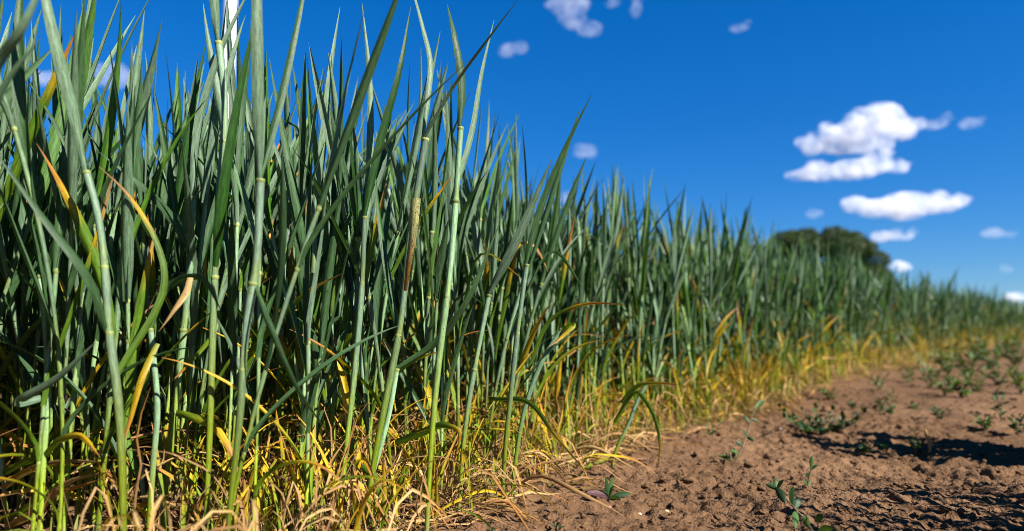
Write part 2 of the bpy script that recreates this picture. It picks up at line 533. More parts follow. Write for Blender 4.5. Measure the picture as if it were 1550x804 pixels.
# ------------------------------------------------------------------ heroes: the shoots one can pick out in the photograph
def spline(pts, n):
    pts = np.asarray(pts, float)
    t = np.concatenate([[0], np.cumsum(np.linalg.norm(np.diff(pts, axis=0), axis=1))]); t /= t[-1]
    q = np.linspace(0, 1, n)
    k = len(pts)
    out = np.zeros((n, pts.shape[1]))
    m = np.gradient(pts, t, axis=0) if k > 2 else np.tile(pts[-1] - pts[0], (2, 1))
    for d in range(pts.shape[1]):
        i = np.clip(np.searchsorted(t, q, 'right') - 1, 0, k - 2)
        h = t[i + 1] - t[i]; u = (q - t[i]) / h
        out[:, d] = (2 * u**3 - 3 * u**2 + 1) * pts[i, d] + (u**3 - 2 * u**2 + u) * h * m[i, d] + (-2 * u**3 + 3 * u**2) * pts[i + 1, d] + (u**3 - u**2) * h * m[i + 1, d]
    return out

def hero(rg, Y, stem_px, stem_w, leaves, label, group=None, extra_nodes=()):
    """stem_px: bottom to top, pixel points at distance Y (the foot is run down to the soil); leaves: list of
    (kind, name, pixel points (x, y, dY), width in px, face turn, twist, wrapped start)"""
    sp = [px(x, y, Y) for x, y in stem_px]
    low = sp[0]; d = nrm(low - sp[1])
    d = d * 0.5 + np.array([0, 0, -0.5]); k = (low[2] - float(ground_z(low[0], low[1])) + 0.004) / max(-d[2], 0.2)
    foot = low + d * k; foot[2] = float(ground_z(foot[0], foot[1])) - 0.004
    pts = [foot] + sp if np.linalg.norm(foot - low) > 0.015 else [foot] + sp[1:]
    P = spline(pts, 26)
    rr = np.interp(np.linspace(0, 1, 26), np.linspace(0, 1, len(stem_w)), stem_w) / FPX * Y / 2
    base = P[0].copy()
    z = P[:, 2] - base[2]; hs = z[-1]
    nodes = [px(x, y, Y)[2] - base[2] for x, y in extra_nodes]
    rr = rr * 0.84 * sheath(z, nodes)
    V, F, U = tube(P - base, rr, 9)
    parts = [('stem', V, F, stem_colour(z, max(hs, 0.1), nodes, rg, 9), U)]
    for h in nodes + [hs - 0.002]:
        j = int(np.argmin(np.abs(z - h)))
        Tn = nrm(P[min(j + 1, 25)] - P[max(j - 1, 0)])
        c = P[j] - base
        if 0 < j < 25:
            zz = (h - z[j - 1]) / max(z[j + 1] - z[j - 1], 1e-6); c = (P[j - 1] * (1 - zz) + P[j + 1] * zz) - base
        V, F, C, U = ring(c, Tn, rr[j], rg, 10)
        parts.append(('collar', V, F, C, U))
    for kind, nm, lp, wpx, turn, twist, wrap in leaves:
        n, m = 22, 7
        Q = spline([px(x, y, Y + dy) for x, y, dy in lp], n)
        T = nrm(np.gradient(Q, axis=0))
        view = nrm(Q - np.array([0, 0, CAM_H]))
        Sd = nrm(np.cross(T, view)); N = nrm(np.cross(Sd, T))
        s = np.linspace(0, 1, n)
        N = rot_about(N, T, turn + twist * s)
        prof = np.where(s < 0.3, 0.75 + 0.25 * s / 0.3, np.clip(1 - ((s - 0.3) / 0.7) ** 1.9, 0, 1))
        w = 0.86 * wpx / FPX * Y * prof + 0.0006
        f = np.clip(s / 0.2, 0, 1)
        om = (1.9 * (1 - f) + 0.5 * f) if wrap else np.full(n, 0.45)
        if wrap == 2: om = np.full(n, 1.8); w = w * 1.7
        if nm == 'rusty_leaf': w = wpx / FPX * Y * np.clip(1.1 - 0.5 * s, 0, 1)
        V, F, U = ribbon(Q - base, T, N, w, om, m, 0.1)
        parts.append((nm, V, F, leaf_colour(kind, s, m, rg), U))
    return build_plant(parts, base, label, group), base

hg = np.random.default_rng(11)
HEROES = []
def H(*a, **k):
    o, b = hero(hg, *a, **k); HEROES.append(b)

H(0.72, [(345, 800), (362, 640), (376, 470), (385, 420), (394, 274)], [9, 11, 13, 15, 16],
  [('glau', 'leaf', [(394, 272, 0), (391, 150, -.02), (389, -40, -.03), (386, -190, -.02)], 21, 0.15, 0.2, 1),
   ('dark', 'leaf', [(384, 430, 0), (410, 500, -.03), (450, 590, -.02), (500, 660, .02)], 12, 0.4, 0.6, 1),
   ('dark', 'leaf', [(394, 268, .01), (420, 170, .03), (445, 60, .05), (470, -60, .08)], 14, -0.4, 0.4, 1)],
  'stout wheat stalk with one broad upright bluish leaf taller than its neighbours', extra_nodes=[(384, 430), (370, 560)])
H(0.74, [(178, 600), (165, 500), (158, 400), (147, 320), (131, 262)], [12, 13, 14, 14, 14],
  [('glau', 'leaf', [(131, 260, 0), (112, 170, -.02), (88, 80, -.04), (66, -20, -.05), (50, -120, -.04)], 20, 0.5, -0.3, 1),
   ('dark', 'leaf', [(165, 505, 0), (140, 430, -.03), (60, 320, -.06), (-10, 225, -.08)], 20, 0.7, 0.3, 1),
   ('tip', 'leaf', [(176, 570, .02), (250, 420, .05), (190, 290, .03), (150, 252, .0)], 13, 0.2, 0.3, 0)],
  'wheat stalk with long grey-blue leaf leaning left and a broad dark leaf below', extra_nodes=[(163, 405), (168, 505)])
H(0.88, [(560, 740), (585, 600), (603, 510), (625, 330), (644, 212)], [10, 11, 12, 14, 15],
  [('glau', 'leaf', [(644, 210, 0), (690, 130, -.03), (740, 60, -.06), (790, -8, -.10)], 17, 1.2, 0.15, 1),
   ('glau', 'spear_leaf', [(640, 214, .01), (648, 150, .02), (652, 95, .03), (640, 40, .04), (618, -40, .05)], 11, 0.2, 0.5, 1),
   ('rust', 'rusty_leaf', [(628, 300, -.012), (624, 350, -.016), (617, 400, -.014), (612, 440, -.01)], 17, 0.45, 0.5, 0),
   ('green', 'leaf', [(603, 505, 0), (590, 430, .01), (575, 330, .03), (566, 240, .04)], 14, 0.4, 0.5, 1)],
  'wheat stalk with grey blade slanting far right and a rust-spotted brown sheath', extra_nodes=[(626, 318), (603, 508)])
H(1.02, [(764, 690), (774, 590), (785, 490), (797, 402)], [8, 9, 9, 10],
  [('dark', 'leaf', [(797, 402, 0), (815, 330, -.01), (850, 240, -.03), (897, 140, -.06)], 16, 0.6, 0.35, 1)],
  'wheat stalk with long dark pointed blade slanting right over the field margin', extra_nodes=[(783, 505)])
H(1.00, [(700, 690), (708, 620), (722, 540), (740, 448)], [8, 9, 9, 10],
  [('green', 'leaf', [(740, 446, 0), (775, 380, -.02), (815, 290, -.03), (835, 240, -.04)], 17, 0.2, 0.3, 1)],
  'wheat stalk with one broad flat green blade slanting right', extra_nodes=[(718, 560)])
H(0.95, [(440, 800), (462, 640), (470, 480), (476, 380), (476, 325)], [9, 10, 10, 11, 11],
  [('glau', 'leaf', [(476, 323, 0), (490, 220, .0), (500, 120, .0), (515, 10, .02)], 18, 0.5, 0.5, 1),
   ('dark', 'leaf', [(470, 420, 0), (452, 320, -.02), (425, 180, -.03), (408, 90, -.04)], 16, 0.3, 0.4, 1),
   ('tip', 'leaf', [(360, 560, .02), (410, 500, -.02), (470, 440, -.05), (522, 412, -.06)], 14, 0.6, 0.2, 0)],
  'wheat stalk crossed by an orange-tipped leaf that reaches out sideways', extra_nodes=[(473, 415), (465, 555)])
H(0.86, [(245, 800), (262, 640), (280, 480), (289, 380), (292, 300)], [11, 12, 12, 12, 12],
  [('green', 'leaf', [(292, 298, 0), (300, 200, .0), (330, 90, .0), (385, -30, .02)], 16, 0.4, 0.4, 1),
   ('dark', 'leaf', [(288, 380, 0), (262, 330, -.02), (215, 280, -.05), (150, 230, -.08)], 17, 0.5, 0.4, 1),
   ('yellow', 'yellow_leaf', [(262, 625, 0), (285, 630, -.02), (330, 652, -.04), (352, 690, -.05), (366, 735, -.05)], 13, 0.3, -0.6, 0),
   ('yellow', 'yellow_leaf', [(330, 470, .0), (322, 505, -.02), (290, 545, -.03), (245, 592, -.04)], 9, 0.3, 0.8, 0)],
  'wheat stalk with a bright yellow leaf arching down beside its foot', extra_nodes=[(289, 365), (283, 500), (262, 625)])
H(0.80, [(225, 804), (232, 700), (238, 620), (232, 540), (228, 500)], [9, 10, 10, 9, 9],
  [('yellow', 'yellow_leaf', [(238, 520, -.01), (215, 570, -.03), (195, 640, -.04), (180, 690, -.05)], 11, 0.3, 0.5, 0),
   ('dry', 'dry_leaf', [(288, 420, -.02), (282, 440, -.03), (262, 470, -.04), (240, 502, -.05)], 12, 0.3, 0.9, 0),
   ('dark', 'leaf', [(228, 500, 0), (250, 440, .01), (300, 420, -.01), (335, 470, -.04)], 15, 0.2, 0.5, 1)],
  'short wheat shoot with twisted orange and tan leaves')
H(0.92, [(540, 800), (556, 740), (572, 690), (590, 620), (600, 560)], [11, 11, 10, 9, 9],
  [('tip', 'leaf', [(600, 670, 0), (640, 655, -.03), (672, 644, -.05), (694, 652, -.06), (690, 690, -.06)], 13, 0.2, 0.3, 0),
   ('tip', 'leaf', [(548, 705, -.01), (566, 725, -.03), (575, 760, -.04), (570, 800, -.04)], 15, 0.2, 0.3, 0),
   ('dark', 'leaf', [(600, 560, 0), (660, 520, .0), (700, 470, -.02), (760, 330, -.03)], 16, 0.5, 0.5, 1)],
  'low wheat shoot at the soil margin with a leaf curling over to a tan tip')
H(0.78, [(60, 810), (66, 690), (72, 600), (70, 500), (60, 420)], [9, 10, 10, 10, 10],
  [('green', 'leaf', [(72, 600, 0), (30, 610, -.03), (90, 570, -.05), (145, 518, -.06)], 14, 0.2, 0.2, 0),
   ('yellow', 'yellow_leaf', [(68, 690, 0), (95, 665, -.02), (122, 660, -.03), (150, 690, -.04)], 12, 0.2, 0.3, 0),
   ('dark', 'leaf', [(60, 420, 0), (80, 320, .02), (100, 240, .03), (38, 112, .04)], 12, 0.4, 0.4, 1)],
  'wheat shoot with low yellow leaf in the shaded part of the field')
H(0.56, [(-100, 700), (-80, 520), (-60, 380), (-40, 250)], [16, 16, 15, 15],
  [('glau', 'leaf', [(-40, 250, 0), (-5, 100, -.02), (30, 50, -.03), (75, -50, -.03)], 22, 0.4, 0.1, 1),
   ('green', 'leaf', [(-60, 380, 0), (-20, 190, -.01), (20, 110, -.02), (62, 58, -.02)], 20, 0.4, 0.1, 1)],
  'wheat stalk beside the bare margin whose thick rolled blades lean right')
H(1.05, [(780, 700), (800, 600), (830, 530), (850, 500)], [7, 8, 8, 8],
  [('tip', 'leaf', [(740, 604, 0), (800, 610, -.03), (840, 660, -.05), (890, 718, -.07)], 9, 0.4, 0.4, 0),
   ('tip', 'leaf', [(800, 560, 0), (840, 480, -.02), (880, 462, -.03), (948, 461, -.04)], 9, 0.5, 0.2, 0),
   ('yellow', 'yellow_leaf', [(850, 500, 0), (868, 492, -.02), (850, 510, -.03), (832, 525, -.04)], 9, 0.4, 0.3, 0)],
  'slim wheat shoot with a long green leaf hanging down onto the soil')
H(1.28, [(930, 690), (952, 640), (968, 600), (980, 580)], [6, 7, 7, 7],
  [('tip', 'leaf', [(930, 640, 0), (965, 595, -.03), (985, 620, -.05), (998, 670, -.06), (995, 715, -.06)], 8, 0.3, 0.3, 0),
   ('yellow', 'yellow_leaf', [(940, 610, 0), (965, 585, -.02), (1000, 580, -.04), (1030, 583, -.05)], 8, 0.3, 0.3, 0)],
  'small yellow-green wheat shoot at the margin with arching leaves')
H(0.85, [(655, 640), (665, 540), (680, 420), (690, 300), (697, 195)], [9, 10, 11, 12, 12],
  [('dark', 'leaf', [(697, 192, 0), (700, 130, .0), (690, 60, .0), (677, 6, .02)], 17, 0.4, 0.3, 1),
   ('glau', 'leaf', [(683, 310, 0), (715, 200, .02), (730, 110, .03), (748, 30, .04)], 12, 0.4, 0.3, 1)],
  'wheat stalk with short dark folded blade standing bolt upright', extra_nodes=[(683, 305), (668, 450)])
H(0.80, [(312, 790), (318, 640), (322, 500), (330, 320), (340, 150), (331, 66)], [9, 10, 11, 12, 13, 14],
  [('glau', 'leaf', [(331, 64, 0), (326, 10, -.01), (320, -60, -.02), (310, -150, -.02)], 17, 0.3, 0.3, 1),
   ('green', 'leaf', [(326, 420, 0), (338, 300, -.02), (358, 170, -.03), (388, 20, -.04)], 19, 0.3, 0.3, 1),
   ('dark', 'leaf', [(332, 300, 0), (345, 240, .01), (352, 190, .02), (346, 110, .03)], 17, 0.3, 0.3, 1)],
  'wheat stalk standing right before the white mast with a broad crossing blade', extra_nodes=[(326, 420), (336, 215)])
H(0.86, [(12, 812), (8, 760), (2, 700), (-8, 640)], [8, 8, 8, 8],
  [('tip', 'leaf', [(4, 720, 0), (50, 690, -.03), (100, 640, -.05), (135, 600, -.06)], 12, 0.3, 0.3, 0),
   ('yellow', 'yellow_leaf', [(2, 716, 0), (60, 690, -.03), (115, 660, -.05), (150, 690, -.06)], 12, 0.3, 0.3, 0),
   ('yellow', 'yellow_leaf', [(8, 790, 0), (60, 758, -.04), (110, 740, -.06), (165, 722, -.07)], 11, 0.4, 0.3, 0),
   ('dry', 'dry_leaf', [(10, 800, 0), (60, 770, -.05), (105, 730, -.07), (170, 714, -.08)], 16, 0.4, 0.5, 0),
   ('dry', 'dry_leaf', [(4, 740, 0), (40, 715, -.03), (90, 700, -.05), (165, 700, -.06)], 13, 0.4, 0.5, 0)],
  'dying wheat shoot with long yellow and tan leaves sprawling over shaded ground')
H(0.90, [(225, 812), (222, 780), (216, 740), (214, 690)], [8, 8, 8, 7],
  [('yellow', 'yellow_leaf', [(160, 815, 0), (195, 785, -.03), (220, 762, -.05), (262, 748, -.06)], 13, 0.3, 0.3, 0),
   ('tip', 'leaf', [(216, 740, 0), (190, 640, .0), (200, 560, -.01), (230, 480, -.02)], 12, 0.3, 0.3, 0)],
  'thin wheat shoot with a bright yellow leaf lying low at its foot')
H(0.90, [(520, 720), (535, 580), (548, 430), (552, 330)], [8, 9, 10, 10],
  [('green', 'leaf', [(552, 330, 0), (575, 220, .0), (605, 110, .0), (622, 10, .02)], 16, 0.3, 0.4, 1),
   ('glau', 'leaf', [(550, 400, 0), (560, 250, .02), (560, 130, .03), (548, 5, .04)], 14, 0.4, -0.4, 1)],
  'wheat stalk carrying two crossing bluish blades', extra_nodes=[(548, 430)])

# ------------------------------------------------------------------ the field: 300 single shoots, the rest one mass
def in_view(X, Y, mar=0.12):
    return (np.abs(X) < 0.80 * Y + mar) & (Y > 0.05)

def sample(n, x0, x1, y0, y1, rg):
    return rg.uniform(x0, x1, n), rg.uniform(y0, y1, n)

fg = np.random.default_rng(5)
def field_points(x0, x1, y0, y1, dens, keep):
    n = int(dens * (x1 - x0) * (y1 - y0))
    X, Y = sample(n, x0, x1, y0, y1, fg)
    k = keep(X, Y)
    return X[k], Y[k]

def ok_near(X, Y):
    o = offset(X, Y)
    jag = 0.035 + 0.05 * (vnoise(Y * 4.0, X * 4.0, 33) + 0.5)
    d = np.hypot(X, Y)
    blocked = (X < 0.80 * Y + 0.05) & (X > -0.98 * Y - 0.05) & (Y < 0.76) & (Y > -0.05)
    return (o > jag) & (d > 0.5) & ~blocked

nX, nY = field_points(-3.2, 3.6, -0.7, 4.2, 430, lambda X, Y: ok_near(X, Y) & (offset(X, Y) < 1.3) & (np.hypot(X, Y) < 4.4)
                      & (in_view(X, Y, 0.5) | ((Y < 0.9) & (X > -1.6) & (X < -0.2))))
score = np.hypot(nX, nY) + 1.3 * offset(nX, nY) + np.where(in_view(nX, nY, 0.02), 0, 10)
order = np.argsort(score)
N_IND = 300 - len(HEROES)
ind, rest = order[:N_IND], order[N_IND:]
sg = np.random.default_rng(99)
for i in ind:
    X, Y = nX[i], nY[i]
    off = float(offset(X, Y))
    Hh = float(crop_height(X, Y, sg)) * sg.uniform(0.78, 1.12)
    if off < 0.12 and sg.uniform() < 0.3: Hh *= sg.uniform(0.55, 0.85)
    parts, looks = make_shoot(sg, Hh, 0, float(np.clip(1 - off / 0.25, 0, 1)))
    top = max(float(q[1][:, 2].max()) for q in parts)
    size = 'very tall' if top > 0.74 else 'tall' if top > 0.66 else 'middling' if top > 0.56 else 'short'
    tipx = parts[-1][1].mean(axis=0)
    out = tipx[0] * 0.78 - tipx[1] * 0.62
    way = 'leaning toward bare soil' if out > 0.03 else 'leaning into the field' if out < -0.03 else 'growing upright'
    look = 'yellow lower leaf' if 'yellow' in looks else 'brown lower leaf'
    if 'tip' in looks: look += ', scorched tip'
    where = 'at field edge' if off < 0.16 else 'behind others'
    lab = '%s wheat plant %s, %s, %s' % (size, way, look, where)
    build_plant(parts, (X, Y, float(ground_z(X, Y)) - 0.003), lab, lab.replace('plant', 'plants', 1))

def lod_mass(name, X, Y, lod, nvar, seed, label):
    g = np.random.default_rng(seed)
    var = []
    for k in range(nvar):
        p, _ = make_shoot(g, 1.0 * 0.66, lod, [0.1, 0.9][k % 2])
        var.append(join([q[1:] for q in p]))
    off = offset(X, Y)
    Z = ground_z(X, Y)
    Hh = crop_height(X, Y, g) / 0.66 * g.uniform(0.78, 1.10, len(X))
    VV, FF, CC, UU, n = [], [], [], [], 0
    for i in range(len(X)):
        e = 1 if g.uniform() < np.clip(1 - off[i] / 0.3, 0.05, 0.95) else 0
        V, F, C, U = var[2 * g.integers(nvar // 2) + e]
        a = g.uniform(0, 6.283); c, s = math.cos(a), math.sin(a)
        wd = (1.0 if lod < 2 else 1.1)
        W = np.empty_like(V)
        W[:, 0] = (V[:, 0] * c - V[:, 1] * s) * wd + X[i]
        W[:, 1] = (V[:, 0] * s + V[:, 1] * c) * wd + Y[i]
        W[:, 2] = V[:, 2] * Hh[i] + Z[i] - 0.003
        VV.append(W); FF.append(F + n); CC.append(C * g.uniform(0.85, 1.15)); UU.append(U); n += len(V)
    o = mesh_obj(name, np.concatenate(VV), np.concatenate(FF), np.concatenate(CC), np.concatenate(UU), M_LEAF)
    tag(o, label, 'wheat', kind='stuff')
    return o

lod_mass('wheat_stand', nX[rest], nY[rest], 1, 60, 3, 'dense mass of green wheat standing behind the front plants')
fX, fY = field_points(-11, 15, 0.4, 16, 170, lambda X, Y: (offset(X, Y) > 0.05) & (offset(X, Y) < 1.7 ) & in_view(X, Y, 0.8) & ((np.hypot(X, Y) > 4.4)))
iX, iY = field_points(-9, 6, 0.4, 9, 70, lambda X, Y: (offset(X, Y) > 1.3) & in_view(X, Y, 0.6) & (np.hypot(X, Y) > 1.2) & ((offset(X, Y) > 1.7) | (np.hypot(X, Y) < 4.4)))
t = fg.uniform(0, 1, 7000) ** 1.6
gY = 16 + t * 90
gX = edge_x(gY) - fg.uniform(0.06, 2.2, len(gY))
lod_mass('wheat_field', np.concatenate([fX, iX, gX]), np.concatenate([fY, iY, gY]), 2, 60, 4, 'far stretch of the green wheat field running to the horizon')

# ------------------------------------------------------------------ straw and dead leaves at the foot of the crop
def strip(rg, p, az, L, w, arch, kind, n=6, m=3):
    s = np.linspace(0, 1, n)
    d = np.array([math.cos(az), math.sin(az), 0.0]); lat = np.array([-d[1], d[0], 0.0])
    cur = rg.normal(0, 0.5)
    P = p + d * (s * L)[:, None] + lat * (cur * L * (s - s * s))[:, None]
    P[:, 2] += arch * np.sin(np.pi * s ** 0.8) + 0.004 * np.sin(s * 9 + rg.uniform(0, 6))
    T = nrm(np.gradient(P, axis=0))
    N = rot_about(np.tile([0, 0, 1.0], (n, 1)), T, rg.normal(0, 1.0) + rg.normal(0, 1.8) * s)
    wv = w * np.clip(np.sin(np.pi * (0.12 + 0.88 * s)), 0.08, 1)
    V, F, U = ribbon(P, T, N, wv, np.full(n, rg.uniform(0.4, 1.4)), m)
    return V, F, leaf_colour(kind, s, m, rg), U

lg = np.random.default_rng(17)
litter = []
def litter_at(n, y0, y1, omin, omax, nseg, mm):
    Y = y0 + (y1 - y0) * lg.uniform(0, 1, n) ** 1.3
    o = omin + (omax - omin) * lg.uniform(0, 1, n) ** 1.2
    X = edge_x(Y) - o / 0.78
    Z = ground_z(X, Y)
    for x, y, z in zip(X, Y, Z):
        k = lg.uniform()
        if x < -0.42 and lg.uniform() < 0.55: continue
        up = lg.uniform() < 0.35
        litter.append(strip(lg, np.array([x, y, z + lg.uniform(0.001, 0.02)]), lg.uniform(0, 6.283), lg.uniform(0.04, 0.16), lg.uniform(0.0012, 0.0055),
                            lg.uniform(0.02, 0.09) if up else lg.uniform(0.0, 0.02), 'dry' if k < 0.82 else 'yellow', nseg, mm))
litter_at(2200, 0.55, 2.3, -0.04, 0.45, 6, 3)
litter_at(2600, 2.3, 9.0, -0.05, 0.35, 4, 2)
litter_at(1500, 9.0, 40.0, -0.1, 0.3, 4, 2)
def yellow_foot(n, y0, y1, nseg, mm, k=1.0):
    Y = y0 + (y1 - y0) * lg.uniform(0, 1, n) ** 1.4
    X = edge_x(Y) - lg.uniform(0.0, 0.30, n) ** 1.0
    for x, y, z in zip(X, Y, ground_z(X, Y)):
        g = lg.uniform()
        a = lg.uniform(0, 6.283)
        q = blade(np.array([x, y, z]), np.array([0, 0, 1.0]), np.array([math.cos(a), math.sin(a), 0]), .0015, lg.uniform(.08, .21) * k, lg.uniform(.003, .0065), lg.uniform(.05, .45), lg.uniform(.0, 1.3), 1.5,
                  'yellow' if g < .7 else 'dry', lg, nseg, mm, twist=lg.normal(0, .8), wrap=.8)
        litter.append(q)
yellow_foot(560, 0.8, 2.4, 7, 3)
yellow_foot(1100, 2.2, 8.0, 5, 2, 1.15)
yellow_foot(1500, 8.0, 45.0, 4, 2, 1.3)
V, F, C, U = join(litter)
tag(mesh_obj('straw_litter', V, F, C, U, M_DRY), 'tangle of dry tan straw covering the soil at the foot of the wheat', 'straw', kind='stuff')

# loose dry leaves that can be picked out
for i in range(46):
    Y = lg.uniform(0.82, 1.5); o = lg.uniform(-0.05, 0.10)
    X = float(edge_x(Y)) - o / 0.78
    k = 'yellow' if lg.uniform() < 0.35 else 'dry'
    p = np.array([X, Y, float(ground_z(X, Y)) + 0.004])
    V, F, C, U = strip(lg, np.zeros(3), lg.uniform(-0.8, 2.6), lg.uniform(0.10, 0.2), lg.uniform(0.005, 0.009), lg.uniform(0.01, 0.05), k, 12, 5)
    ob = mesh_obj('fallen_leaf', V, F, C, U, M_DRY)
    ob.location = p
    w = 'loose yellowing wheat leaf' if k == 'yellow' else 'loose withered tan wheat leaf'
    tag(ob, w + ' lying on the straw at the field margin', 'dead leaf', w + ' on the straw')

# ------------------------------------------------------------------ clods and pebbles
def clod_mesh(rg, sub):
    bm = bmesh.new()
    bmesh.ops.create_icosphere(bm, subdivisions=sub, radius=1.0)
    ph = rg.uniform(0, 6.28, 6)
    for v in bm.verts:
        x, y, z = v.co
        f = 1 + 0.22 * math.sin(2.3 * x + ph[0]) * math.sin(2.1 * y + ph[1]) + 0.16 * math.sin(4.6 * z + ph[2] + 2 * x) + 0.10 * math.sin(8 * y + ph[3]) * math.sin(7 * x + ph[4]) + rg.uniform(-0.1, 0.1)
        v.co = Vector((x * f, y * f * 0.85, z * f * 0.65))
    V = np.array([v.co[:] for v in bm.verts]); F = np.array([[v.index for v in f.verts] for f in bm.faces])
    bm.free()
    return V, F

cg = np.random.default_rng(23)
small = [clod_mesh(cg, 1) for _ in range(10)]
VV, FF, n = [], [], 0
for i in range(5200):
    Y = 0.84 + 3.2 * cg.uniform() ** 1.8
    X = float(edge_x(Y)) - 0.05 + cg.uniform(0, 1) * (0.8 * Y + 0.15 - float(edge_x(Y)))
    V, F = small[cg.integers(10)]
    sc = 0.0014 + 0.0050 * cg.uniform() ** 3
    a = cg.uniform(0, 6.28); c, s = math.cos(a), math.sin(a)
    W = np.stack([V[:, 0] * c - V[:, 1] * s, V[:, 0] * s + V[:, 1] * c, V[:, 2]], 1) * sc + [X, Y, float(ground_z(X, Y)) + 0.15 * sc]
    VV.append(W); FF.append(F + n); n += len(V)
tag(mesh_obj('soil_crumbs', np.concatenate(VV), np.concatenate(FF), mat=M_SOIL, smooth=False), 'loose crumbs of brown soil scattered over the bare ground', 'soil crumbs', kind='stuff')

big = [mesh_data('soil_clod', *clod_mesh(cg, 3), mat=M_SOIL) for _ in range(8)]
for i in range(90):
    Y = 0.90 + 1.5 * cg.uniform() ** 1.5
    X = float(edge_x(Y)) + 0.02 + cg.uniform(0, 1) * (0.76 * Y - float(edge_x(Y)))
    o = bpy.data.objects.new('soil_clod', big[cg.integers(8)])
    COL.objects.link(o)
    sc = cg.uniform(0.006, 0.011) * (1.0 if cg.uniform() < .8 else 1.7)
    o.scale = (sc, sc * cg.uniform(.7, 1.2), sc * cg.uniform(.7, 1.0))
    o.location = (X, Y, float(ground_z(X, Y)) + 0.1 * sc)
    o.rotation_euler = (cg.uniform(-.3, .3), cg.uniform(-.3, .3), cg.uniform(0, 6.28))
    tag(o, 'rough lump of dry brown soil on the bare margin', 'soil clod', 'soil clods on the bare margin')

def on_ground(x, y):
    d = ray(x, y)
    Y = CAM_H / (-d[2]) * d[1]
    for _ in range(5):
        p = px(x, y, Y); Y += (p[2] - float(ground_z(p[0], p[1]))) / (-d[2]) * d[1]
    p = px(x, y, Y); p[2] = float(ground_z(p[0], p[1]))
    return p

for (x, y, r, colr, lab) in [(1008, 777, 0.0042, (0.42, 0.32, 0.15), 'small pale yellow pebble on the bare soil'),
                             (923, 765, 0.0036, (0.40, 0.13, 0.10), 'tiny reddish pebble at the foot of the small rosette weed'),
                             (968, 777, 0.0026, (0.52, 0.42, 0.25), 'tiny cream pebble beside the yellow pebble'),
                             (1180, 657, 0.006, (0.48, 0.38, 0.28), 'pale stone beside the dark weed mat')]:
    p = on_ground(x, y)
    o = mesh_obj('pebble', *clod_mesh(cg, 3), mat=plain_material('pebble', colr, 0.6, 3.0, 0.2))
    o.scale = (r, r, r * 1.1); o.location = p + np.array([0, 0, 0.3 * r])
    tag(o, lab, 'pebble')

# ------------------------------------------------------------------ weeds
WG = np.array([0.018, 0.048, 0.014]); WL = np.array([0.042, 0.086, 0.020]); WP = np.array([0.095, 0.046, 0.050])
def lance(rg, p, d, L, w, colr, droop=0.3, n=7, m=5, oval=1.0):
    s = np.linspace(0, 1, n)
    d = d / np.linalg.norm(d)
    T = np.tile(d, (n, 1)); T[:, 2] -= droop * s; T = nrm(T)
    P = p + np.cumsum(T * (L / n), axis=0) - T[0] * L / n
    up = np.array([0, 0, 1.0]) - d * d[2]
    if np.linalg.norm(up) < 0.2: up = np.array([rg.normal(), rg.normal(), 0])
    N = rot_about(np.tile(up / np.linalg.norm(up), (n, 1)), T, np.full(n, rg.normal(0, 0.35)))
    wv = w * np.sin(np.pi * np.clip(0.06 + 0.94 * s, 0, 1) ** (0.8 * oval)) ** 0.9 + 0.0005
    V, F, U = ribbon(P, T, N, wv, np.full(n, 0.55), m, 0.1)
    C = np.tile(colr * rg.uniform(0.8, 1.25), (len(V), 1))
    return V, F, C, U

def weed(base, height, nstem, leaf_l, leaf_w, label, group=None, spread=0.5, nleaf=7, seed=0, colr=WG, flat=False, oval=1.0, lean=None, droop=0.3, name='weed'):
    rg = np.random.default_rng(seed)
    root = empty(name, base)
    tag(root, label, 'weed', group)
    for k in range(nstem):
        a = 6.283 * k / nstem + rg.uniform(-0.5, 0.5)
        sp = spread * rg.uniform(0.5, 1.2)
        hh = height * rg.uniform(0.65, 1.0)
        dirv = np.array([math.cos(a) * sp, math.sin(a) * sp, 0.25 if flat else 1.0])
        if lean is not None: dirv = dirv + np.array(lean)
        dirv /= np.linalg.norm(dirv)
        t = np.linspace(0, 1, 8)
        P = dirv * (t * hh)[:, None]
        P[:, 2] += (-0.1 if not flat else 0.25) * hh * t * t + 0.001 - 0.004 * (t < .01)
        P[:, 0] += 0.05 * hh * np.sin(t * 5 + rg.uniform(0, 6)) * t
        V, F, U = tube(P, np.interp(t, [0, 1], [1, 0.5]) * max(0.0009, height * 0.014), 5)
        mesh_obj('stem', V, F, np.tile(np.array([0.13, 0.12, 0.05]), (len(V), 1)), U, M_WEED, root)
        for q in range(nleaf):
            tt = (q + 0.6) / nleaf
            p = np.array([np.interp(tt, t, P[:, j]) for j in range(3)])
            b = q * 2.4 + rg.uniform(-0.4, 0.4)
            d = np.array([math.cos(b), math.sin(b), rg.uniform(0.25, 1.1) if tt < .85 else 1.6])
            L = leaf_l * rg.uniform(0.65, 1.1) * (1 - 0.35 * tt)
            mesh_obj('leaf', *lance(rg, p, d, L, leaf_w * rg.uniform(.8, 1.15) * (1 - .3 * tt), colr if rg.uniform() < .75 else WL, droop, oval=oval), M_WEED, root)
    return root

